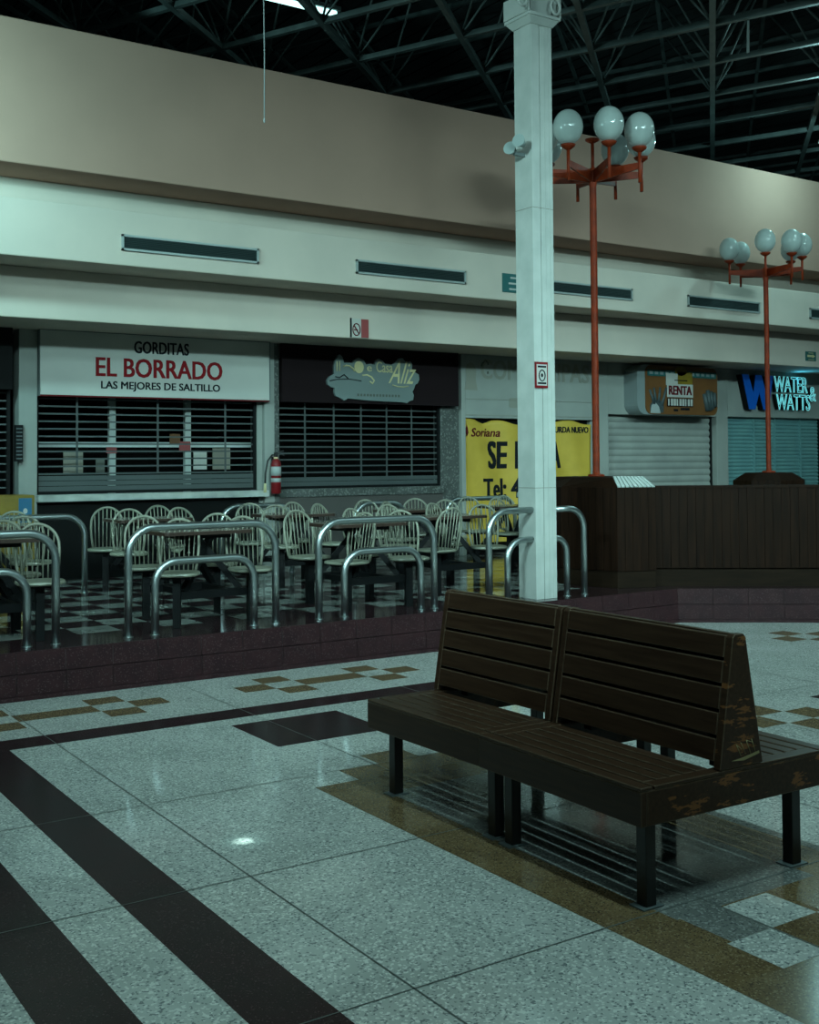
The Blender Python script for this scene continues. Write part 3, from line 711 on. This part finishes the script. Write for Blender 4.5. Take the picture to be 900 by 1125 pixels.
# ------------------------------------------------------------------ railings
def hoop_pts(x0, x1, h, r, y=0):
    p = [(x0,y,0), (x0,y,h-r)]
    for k in range(1, 9): a = PI-(PI/2)*k/8; p.append((x0+r+r*math.cos(a), y, h-r+r*math.sin(a)))
    for k in range(0, 9): a = PI/2-(PI/2)*k/8; p.append((x1-r+r*math.cos(a), y, h-r+r*math.sin(a)))
    p.append((x1,y,0)); return p
def rail(label, x0, x1, y, h, r=.20, tr=.029):
    t = thing('railing', label, 'railing', ((x0+x1)/2, y, PZ))
    hw = (x1-x0)/2
    MB().tube(hoop_pts(-hw, hw, h, r), tr, 12).build('tube', M_chrome, t)
    for s in (-hw, hw): MB().lathe([(tr+.007,0),(tr+.007,.005),(tr+.001,.008)], 16, (s,0,0)).build('floor_flange', M_chrome, t)
    return t
YR = 8.14
rail('tall chrome hoop railing cut off by the left edge', 1.15, 2.395, YR, .79)
rail('low chrome hoop railing inside the tall one at the left edge', 1.35, 2.195, YR, .53, .17)
rail('tall chrome hoop railing second from left, in front of the EL BORRADO shop', 2.925, 4.13, YR, .80)
rail('low chrome hoop railing inside the second tall one from the left', 3.13, 3.94, YR, .54, .17)
rail('tall chrome hoop railing left of the bench back, third from left', 4.52, 5.66, YR, .79)
rail('low chrome hoop railing inside the third tall one, left of the bench', 4.76, 5.52, YR, .53, .17)
rail('chrome hoop railing at the back before the black wall at far left', 2.42, 3.58, 11.2, .76)
rail('chrome hoop railing at the back left of the brown-sign shutter', 5.36, 6.25, 11.9, .78)
rail('chrome hoop railing at the back in front of the brown-sign shutter', 6.78, 7.48, 11.35, .79)
rail('chrome hoop railing at the back in front of the yellow banner', 8.25, 9.35, 11.6, .80)
def half(label, xf, xc, h, r):
    t = thing('railing', label, 'railing', (xf, YR, PZ)); s = 1 if xc > xf else -1; L = abs(xc-xf)
    p = [(0,0,0), (0,0,h-r)]
    for k in range(1, 9): a = PI-(PI/2)*k/8; p.append((s*(r+r*math.cos(a)), 0, h-r+r*math.sin(a)))
    p.append((s*L,0,h))
    MB().tube(p, .029, 12).build('tube', M_chrome, t)
    MB().lathe([(.036,0),(.036,.005),(.03,.008)], 16).build('floor_flange', M_chrome, t)
half('tall chrome rail joining the column on its left side', 6.26, 6.762, .82, .20)
half('low chrome rail joining the column on its left side', 6.47, 6.762, .55, .17)
half('tall chrome rail joining the column on its right side', 7.40, 7.018, .82, .19)
half('low chrome rail joining the column on its right side', 7.18, 7.018, .55, .14)

# ------------------------------------------------------------------ bench units
def bench(label, loc, rz, L, legs, worn):
    W = 1.04; t = thing('bench', label, 'bench', loc, rz)
    mt = M_bench
    for x0, x1, y0, y1 in ((0,.03,0,L), (W-.03,W,0,L), (.03,W-.03,0,.03), (.03,W-.03,L-.03,L)):
        MB().box(x0,x1,y0,y1,.292,.418).build('apron', M_bench_w if (worn and y1-y0 < .05 and y0 == 0) else mt, t, bevel=.004)
    for side in (0, 1):
        n = 6; a, b = 0.0, .402; g = .011; wdt = (b-a-g*(n-1))/n
        for k in range(n):
            x0 = a+k*(wdt+g); x1 = x0+wdt
            if side: x0, x1 = W-x1, W-x0
            e = 0 if k == 0 else .062
            MB().box(x0,x1,e,L-e,.402 if k else .418,.432).build('seat_slat', mt, t, bevel=.004)
        for y0, y1 in ((0.0,.06), (L-.06,L)):
            x0, x1 = (.068,.52) if not side else (.52,W-.068)
            MB().box(x0,x1,y0,y1,.4185,.432).build('end_rail', mt, t, bevel=.003)
    xb0, xb1, xt0, xt1, zb, zt = .402, .638, .482, .552, .434, .935
    for y0, y1 in ((0,.035), (L-.035,L)):
        m = MB(); P = [(xb0,zb),(xb1,zb),(xt1,zt-.012),(xt1-.012,zt),(xt0+.012,zt),(xt0,zt-.012)]
        m.plate(P, y0, y1); m.build('end_panel', M_bench_w if worn and y0 == 0 else mt, t, bevel=.003)
    xa = lambda z: xb0+(z-zb)/(zt-zb)*(xt0-xb0); xz = lambda z: xb1+(z-zb)/(zt-zb)*(xt1-xb1)
    n = 5; z0s = .462; g = .014; hh = (.928-z0s-g*(n-1))/n
    for k in range(n):
        z0 = z0s+k*(hh+g); z1 = z0+hh
        for f, s in ((xa, 1), (xz, -1)):
            m = MB(); m.add([(f(z0),.036,z0),(f(z0)+s*.02,.036,z0),(f(z1)+s*.02,.036,z1),(f(z1),.036,z1),(f(z0),L-.036,z0),(f(z0)+s*.02,L-.036,z0),(f(z1)+s*.02,L-.036,z1),(f(z1),L-.036,z1)],
                [(0,1,2,3),(7,6,5,4),(0,4,5,1),(1,5,6,2),(2,6,7,3),(3,7,4,0)]); m.build('back_board', mt, t, bevel=.003)
    MB().box(xt0+.022,xt1-.022,.036,L-.036,.915,.934).build('top_cap', mt, t, bevel=.003)
    for x, y in ((.505,.1),(.505,L-.15)): MB().box(x,x+.035,y,y+.05,.41,.91).build('back_post', M_blk_m, t)
    for x, y in legs:
        l = MB().box(x-.025,x+.025,y-.025,y+.025,.006,.292).build('leg', M_bench_leg, t, bevel=.003)
        MB().box(x-.05,x+.05,y-.038,y+.038,0,.006).build('foot_plate', M_plate, l)
    return t
L1, L2 = .985, .89
b1 = bench('dark wooden double-sided bench unit nearest the viewer, with a worn trapezoid end panel', (2.938, 2.95, 0), math.radians(-1.3), L1,
      [(.052,.033), (.835,.033), (.055,L1-.165), (.95,L1-.165)], True)
b2 = bench('dark wooden double-sided bench unit farther from the viewer, nearer the platform', (2.963, 3.937, 0), math.radians(.9), L2,
      [(.055,-.045), (.95,-.045), (.055,L2-.17), (.95,L2-.17)], False)
# scratch marks on the end panel
m = MB()
for a, b in (((.49,.52),(.515,.475)), ((.515,.525),(.54,.478)), ((.545,.53),(.57,.475)), ((.575,.53),(.595,.48)), ((.49,.52),(.52,.50)), ((.545,.53),(.575,.52))):
    m.tube([(a[0],-.001,a[1]),(b[0],-.001,b[1])], .0014, 5)
m.plate([(.465,.462),(.53,.468),(.615,.482),(.618,.472),(.53,.456)], -.0012, .0)
m.build('scratches', mat('yellowed_scratch', (.30,.24,.11), .6), b1)

# ------------------------------------------------------------------ tables and chairs
def make_chair():
    t = thing('chair', 'x', 'chair')
    P = []
    for k in range(28):
        a = 2*PI*k/28; c_, s_ = math.cos(a), math.sin(a)
        P.append((  .178*abs(c_)**.7*(1 if c_ > 0 else -1), .175*abs(s_)**.7*(1 if s_ > 0 else -1)))
    m = MB(); m.prism([(x*.93,y*.93) for x, y in P], .405, .415, 0, P); m.prism(P, .415, .433, 0, [(x*.97,y*.97) for x, y in P]); m.build('seat', M_cream_ch, t, bevel=.004)
    H = .405; tilt = .18
    bp = lambda x, h: (x, .15+tilt*h*1.0+.02*(1-(x/.155)**2)-.01, .425+h)
    pts = [bp(-.13, 0), bp(-.147, .10), bp(-.155, .20)]
    for k in range(1, 16):
        a = PI-PI*k/16; pts.append(bp(.155*math.cos(a), .24+(H-.24)*math.sin(a)))
    pts += [bp(.155, .20), bp(.147, .10), bp(.13, 0)]
    MB().tube(pts, .0115, 8).build('back_hoop', M_cream_ch, t)
    for k in range(7):
        x = -.108+k*.216/6; xx = x*1.12
        h = .24+(H-.24)*math.sqrt(max(0, 1-(xx/.155)**2))
        MB().tube([bp(x, 0), bp(xx, h)], .0052, 6).build('spindle', M_cream_ch, t)
    MB().box(-.03,.03,-.03,.03,.0,.385).build('post', M_blk_m, t)
    MB().box(-.11,.11,-.09,.09,.385,.405).build('seat_plate', M_blk_m, t)
    return t
def make_table():
    t = thing('table', 'x', 'table')
    m = MB(); m.plate([], 0, 0) if False else None
    P = [(x, y) for x, y in rrect(-.385, .385, -.25, .25, .05)]
    m = MB(); m.prism(P, .705, .733, 1); m.prism([(x*.99,y*.985) for x, y in P], .733, .735, 0); m.build('tabletop', [M_top, M_edge], t)
    MB().box(-.22,.22,-.16,.16,.67,.705).build('top_plate', M_blk_m, t)
    for y in (-.30, .30):
        MB().box(-.285,.285,y-.025,y+.025,.215,.275).build('beam', M_blk_m, t)
        for s in (-1, 1): MB().bar((s*.24,y*.93,.27), (-s*.06,y*.4,.69), .05, .045).build('slanted_leg', M_blk_m, t)
    for s in (-1, 1): MB().box(s*.17-.02,s*.17+.02,-.275,.275,.222,.268).build('cross_beam', M_blk_m, t)
    return t
proto_c = make_chair(); proto_t = make_table(); first = [True, True]
def put(kind, loc, rz, label):
    i = 0 if kind == 'chair' else 1
    p = proto_c if i == 0 else proto_t
    o = p if first[i] else copy_tree(p); first[i] = False
    o.location = loc; o.rotation_euler = (0, 0, rz); o['label'] = label
    o['group'] = 'cream hoop-back food court chairs' if i == 0 else 'food court tables'
    return o
# yaw 0: the backrest is on the far (+y) side, seat faces the viewer
SETS = [
 (2.04, 8.72, 'front table at the left edge', {'nr': -10, 'fr': 10, 'nl': 170, 'fl': 0}),
 (3.71, 8.70, 'front table behind the second tall railing', {'nl': -28, 'nr': -8, 'fl': -15, 'fr': -25}),
 (5.27, 8.76, 'front table behind the third tall railing', {'nl': -75, 'nr': -15, 'fl': 5, 'fr': 20}),
 (6.62, 9.35, 'table just left of the column', {'nl': 185, 'nr': -20, 'fl': 0, 'fr': 20}),
 (2.45, 10.45, 'back table by the yellow cabinet', {'nl': 180, 'nr': 150, 'fl': 0, 'fr': -20}),
 (4.10, 10.85, 'back table below the EL BORRADO sill', {'nl': -20, 'nr': 10, 'fl': -22, 'fr': 0}),
 (5.66, 10.74, 'back table near the fire extinguisher', {'nl': -12, 'nr': 25, 'fl': -18, 'fr': 10}),
 (7.20, 10.80, 'back table before the brown-sign shutter', {'nl': 30, 'nr': -20, 'fl': -10, 'fr': -25}),
 (8.72, 10.85, 'back table before the yellow banner', {'nl': 10, 'nr': 165, 'fl': -10, 'fr': 5}),
]
CN = {'nl': ('near left', -1, -1), 'nr': ('near right', 1, -1), 'fl': ('far left', -1, 1), 'fr': ('far right', 1, 1)}
for cx, cy, ph, ch in SETS:
    put('table', (cx, cy, PZ), 0, 'dark-edged laminate '+ph)
    for k, yaw in ch.items():
        nm, sx, sy = CN[k]
        if cx+sx*.32 < 1.9 and cy < 9: continue
        put('chair', (cx+sx*.315, cy+sy*.33, PZ), math.radians(yaw), 'cream hoop-back chair at '+nm+' corner of '+ph)

# ------------------------------------------------------------------ kiosk: lamp pedestals, counter, bin
def inset(poly, d):
    cx = sum(p[0] for p in poly)/len(poly); cy = sum(p[1] for p in poly)/len(poly); out = []
    for x, y in poly:
        L = math.hypot(x-cx, y-cy); k = (L-d)/L; out.append((cx+(x-cx)*k, cy+(y-cy)*k))
    return out
def planks(m, a, b, z0, z1, wdt=.085, th=.02):
    a = Vector((*a, 0)); b = Vector((*b, 0)); d = b-a; L = d.length; d.normalize(); nr = Vector((d.y, -d.x, 0)); n = max(1, round(L/wdt))
    for k in range(n):
        p = a+d*(k*L/n+.0015); q = a+d*((k+1)*L/n-.0015); off = .0015*(k % 3)
        m.add([p-nr*th+Vector((0,0,z0)), q-nr*th+Vector((0,0,z0)), q+nr*off+Vector((0,0,z0)), p+nr*off+Vector((0,0,z0)),
               p-nr*th+Vector((0,0,z1)), q-nr*th+Vector((0,0,z1)), q+nr*off+Vector((0,0,z1)), p+nr*off+Vector((0,0,z1))],
              [(0,1,2,3),(7,6,5,4),(3,2,6,7),(2,1,5,6),(1,0,4,5),(0,3,7,4)])
def pedestal(label, poly, pale, H=1.0):
    cx = sum(p[0] for p in poly)/len(poly); cy = sum(p[1] for p in poly)/len(poly)
    t = thing('lamp_pedestal', label, 'pedestal', (cx, cy, PZ))
    loc = [(x-cx, y-cy) for x, y in poly]; n = len(loc)
    m = MB(); m.prism(inset(loc, .03), .0, H-.01)
    for k in range(n): planks(m, loc[k], loc[(k+1) % n], .17, H)
    m.build('plank_body', M_kiosk, t)
    m = MB(); m.prism(inset(loc, .012), 0, .165); m.build('skirting', M_kiosk_b, t)
    top = inset(loc, .17)
    m = MB(); m.add([(x,y,H) for x, y in loc]+[(x,y,H+.10) for x, y in top], [[n+k for k in range(n)]]+[(k, (k+1) % n, n+(k+1) % n, n+k) for k in range(n)])
    m.build('bevelled_top', M_kiosk, t)
    if pale is not None:
        k = pale; a0, a1 = Vector((*loc[k], H)), Vector((*loc[(k+1) % n], H)); b0, b1 = Vector((*top[k], H+.10)), Vector((*top[(k+1) % n], H+.10))
        nrm = (a1-a0).cross(b0-a0).normalized(); m = MB(); q = 9
        for i in range(q):
            s, e = i/q+.012, (i+1)/q-.012
            P = [a0.lerp(a1, s), a0.lerp(a1, e), b0.lerp(b1, e), b0.lerp(b1, s)]
            m.add([p+nrm*.001 for p in P]+[p+nrm*.012 for p in P], [(4,5,6,7),(0,1,5,4),(1,2,6,5),(2,3,7,6),(3,0,4,7)])
        m.build('pale_slats', M_pale_slat, t)
    return t
POLY1 = [(7.83,8.95),(8.0,8.31),(8.38,8.16),(8.78,8.62),(8.95,9.3),(8.6,9.7),(8.05,9.6)]
pedestal('dark plank lamp pedestal with a sloped top, right of the column', POLY1, 1)
c2 = (12.64, 10.2); POLY2 = [(c2[0]+.49*math.cos(PI*k/4+PI/8+.6), c2[1]+.49*math.sin(PI*k/4+PI/8+.6)) for k in range(8)]
pedestal('dark plank lamp pedestal behind the long counter at right', POLY2, None, .99)

t = thing('counter', 'long dark plank counter along the angled platform edge at right', 'counter', (9.5, 7.5, PZ))
a, b = (8.425, 8.235), (11.0, 6.30); d = Vector((b[0]-a[0], b[1]-a[1], 0)).normalized(); nr = Vector((d.y, -d.x, 0))
m = MB(); planks(m, a, b, PZ+.185, PZ+.985)
q = lambda p, k, z: (p[0]-nr.x*k, p[1]-nr.y*k, z)
def slab(m, k0, k1, z0, z1, s=0.0, e=0.0):
    A_ = (a[0]+d.x*s, a[1]+d.y*s); B_ = (b[0]-d.x*e, b[1]-d.y*e)
    m.add([q(A_,k0,z0),q(B_,k0,z0),q(B_,k1,z0),q(A_,k1,z0),q(A_,k0,z1),q(B_,k0,z1),q(B_,k1,z1),q(A_,k1,z1)], [(0,1,5,4),(1,2,6,5),(2,3,7,6),(3,0,4,7),(4,5,6,7),(3,2,1,0)])
slab(m, .021, .13, PZ+.185, PZ+.98, .12); part(t, m, 'plank_front', M_kiosk)
m = MB(); slab(m, -.012, .15, PZ+.985, PZ+1.012, .02); part(t, m, 'top_ledge', M_kiosk)
m = MB(); slab(m, .03, .13, PZ, PZ+.185, .0); part(t, m, 'skirting', M_kiosk_b)

t = thing('litter_bin', 'grey litter bin with pale lid between the column and the plank pedestal', 'bin', (8.52, 10.06, PZ))
m = MB(); m.prism(rrect(-.2,.2,-.2,.2,.06), 0, .86, 0, rrect(-.22,.22,-.22,.22,.06)); m.build('body', M_bin, t)
m = MB(); m.prism(rrect(-.23,.23,-.23,.23,.06), .86, .90); m.prism(rrect(-.23,.23,-.23,.23,.06), .90, 1.0, 0, rrect(-.15,.15,-.15,.15,.05)); m.build('lid', M_bin_l, t)
m = MB(); m.prism(rrect(-.212,.212,-.212,.212,.06), .12, .14); m.build('band', M_bin_l, t)

# ------------------------------------------------------------------ globe lamp posts
def lamp_post(label, x, y, zbase, sc, hub, off, missing, spur):
    t = thing('lamp_post', label, 'street lamp', (x, y, zbase))
    h = hub-zbase
    MB().lathe([(.09,0),(.09,.02),(.038*sc+.002,.03),(.038*sc,.06),(.038*sc,h-.1),(.044*sc,h-.08),(.044*sc,h+.08*sc),(.03*sc,h+.10*sc)], 14).build('pole', M_orange, t)
    if spur:
        m = MB(); m.tube([(0,0,h+.05),(0,0,h+.40)], .018, 8); m.lathe([(.02,.37),(.075,.40),(.08,.415),(.03,.415)], 14, (0,0,h)); m.build('empty_holder', M_orange, t)
    cx, cy = -x, -y; L = math.hypot(cx, cy); cx /= L; cy /= L; rx, ry = -cy, cx   # towards the viewer's side, and its right
    R = .55*sc
    for k in range(8):
        a = math.radians(off+45*k); dx = cx*math.cos(a)+rx*math.sin(a); dy = cy*math.cos(a)+ry*math.sin(a); ex, ey = dx*R, dy*R
        if k in spur_skip.get(label, ()): continue
        nx, ny = -dy*.012, dx*.012
        m = MB(); m.add([(dx*.03-nx,dy*.03-ny,h+.07*sc),(dx*.03+nx,dy*.03+ny,h+.07*sc),(dx*.03+nx,dy*.03+ny,h-.06*sc),(dx*.03-nx,dy*.03-ny,h-.06*sc),
                         (ex-nx,ey-ny,h+.075*sc),(ex+nx,ey+ny,h+.075*sc),(ex+nx,ey+ny,h+.01*sc),(ex-nx,ey-ny,h+.01*sc)],
              [(0,1,2,3),(7,6,5,4),(0,4,5,1),(1,5,6,2),(2,6,7,3),(3,7,4,0)]); m.build('arm', M_orange, t)
        m = MB(); m.tube([(ex,ey,h-.14*sc),(ex,ey,h+.20*sc)], .018*sc, 8); 
        if k not in missing: m.lathe([(.02*sc,.18*sc),(.07*sc,.215*sc),(.082*sc,.235*sc),(.03*sc,.24*sc)], 16, (ex,ey,h))
        hd = m.build('globe_holder', M_orange, t)
        if k in missing: continue
        g = MB(); g.lathe([(.158*sc*math.sin(max(.12, PI*q_/18)), .185*sc*(1-math.cos(PI*q_/18))) for q_ in range(1, 19)], 28, (ex,ey,h+.237*sc)); g.build('globe', M_globe, hd)
    return t
spur_skip = {}
lamp_post('nearer orange lamp post with a ring of white globes, right of the column', 8.46, 9.1, PZ+1.10, 1.0, 4.66, 18, (4,), True)
spur_skip['farther orange lamp post with white globes, cutting through the neon sign'] = (7,)
lamp_post('farther orange lamp post with white globes, cutting through the neon sign', 12.64, 10.2, PZ+1.09, .86, 4.13, 0, (4,), False)

# ------------------------------------------------------------------ ceiling lamps and cable
t = thing('fluorescent_fixture', 'glowing fluorescent tube fixture hanging at the top of the photo', 'ceiling light', (5.9, 11.9, 7.05))
m = MB(); m.box(-1.2,1.03,-.05,.05,.03,.08); m.build('housing', M_truss, t)
m = MB(); m.tube([(-1.18,0,0),(.98,0,0)], .035, 12); m.build('tube', M_tube, t)
for s in (-1.0, .9): MB().tube([(s,0,.08),(s,0,.8)], .006, 6).build('hanger', M_truss, t)
t = thing('pendant_lamp', 'white pendant lamp half out of frame at the right edge under the trusses', 'ceiling light', (13.75, 9.95, 6.05))
m = MB(); m.lathe([(.05,.2),(.07,.12),(.16,.02),(.165,0)][::-1], 18); m.build('shade', M_bin_l, t)
m = MB(); m.lathe([(.02,-.06),(.06,-.04),(.07,0),(.05,.04)], 14); m.build('bulb', M_bulb, t)
MB().tube([(0,0,.2),(0,0,.55)], .008, 6).build('cord', M_rubber, t)
pl = bpy.data.lights.new('pendant_light', 'POINT'); pl.energy = 100; pl.color = (.60, 1, .96); pl.shadow_soft_size = .08
po = bpy.data.objects.new('pendant_light', pl); COL.objects.link(po); pl.color = (.48, 1, 1); po.location = (13.75, 9.95, 5.93)
t = thing('hanging_cable', 'thin pale cable hanging down from the roof at upper left', 'cable', (4.72, 9.5, 4.78))
MB().tube([(0,0,0),(.004,0,.6),(-.002,0,1.2),(-.01,0,1.86)], .006, 6).build('cable', M_wire, t)
MB().lathe([(.004,-.02),(.009,-.01),(.009,.02),(.004,.03)], 8).build('plug', M_wire, t)

t = thing('hanging_strap', 'short pale metal strap catching light under the trusses at upper right', 'strap', (10.30, 8.507, 6.2))
m = MB(); m.bar((0,0,0), (.01,0,.26), .035, .006); m.bar((.01,0,.26), (.03,.01,.43), .03, .006); m.build('strap', M_vent_fr, t)
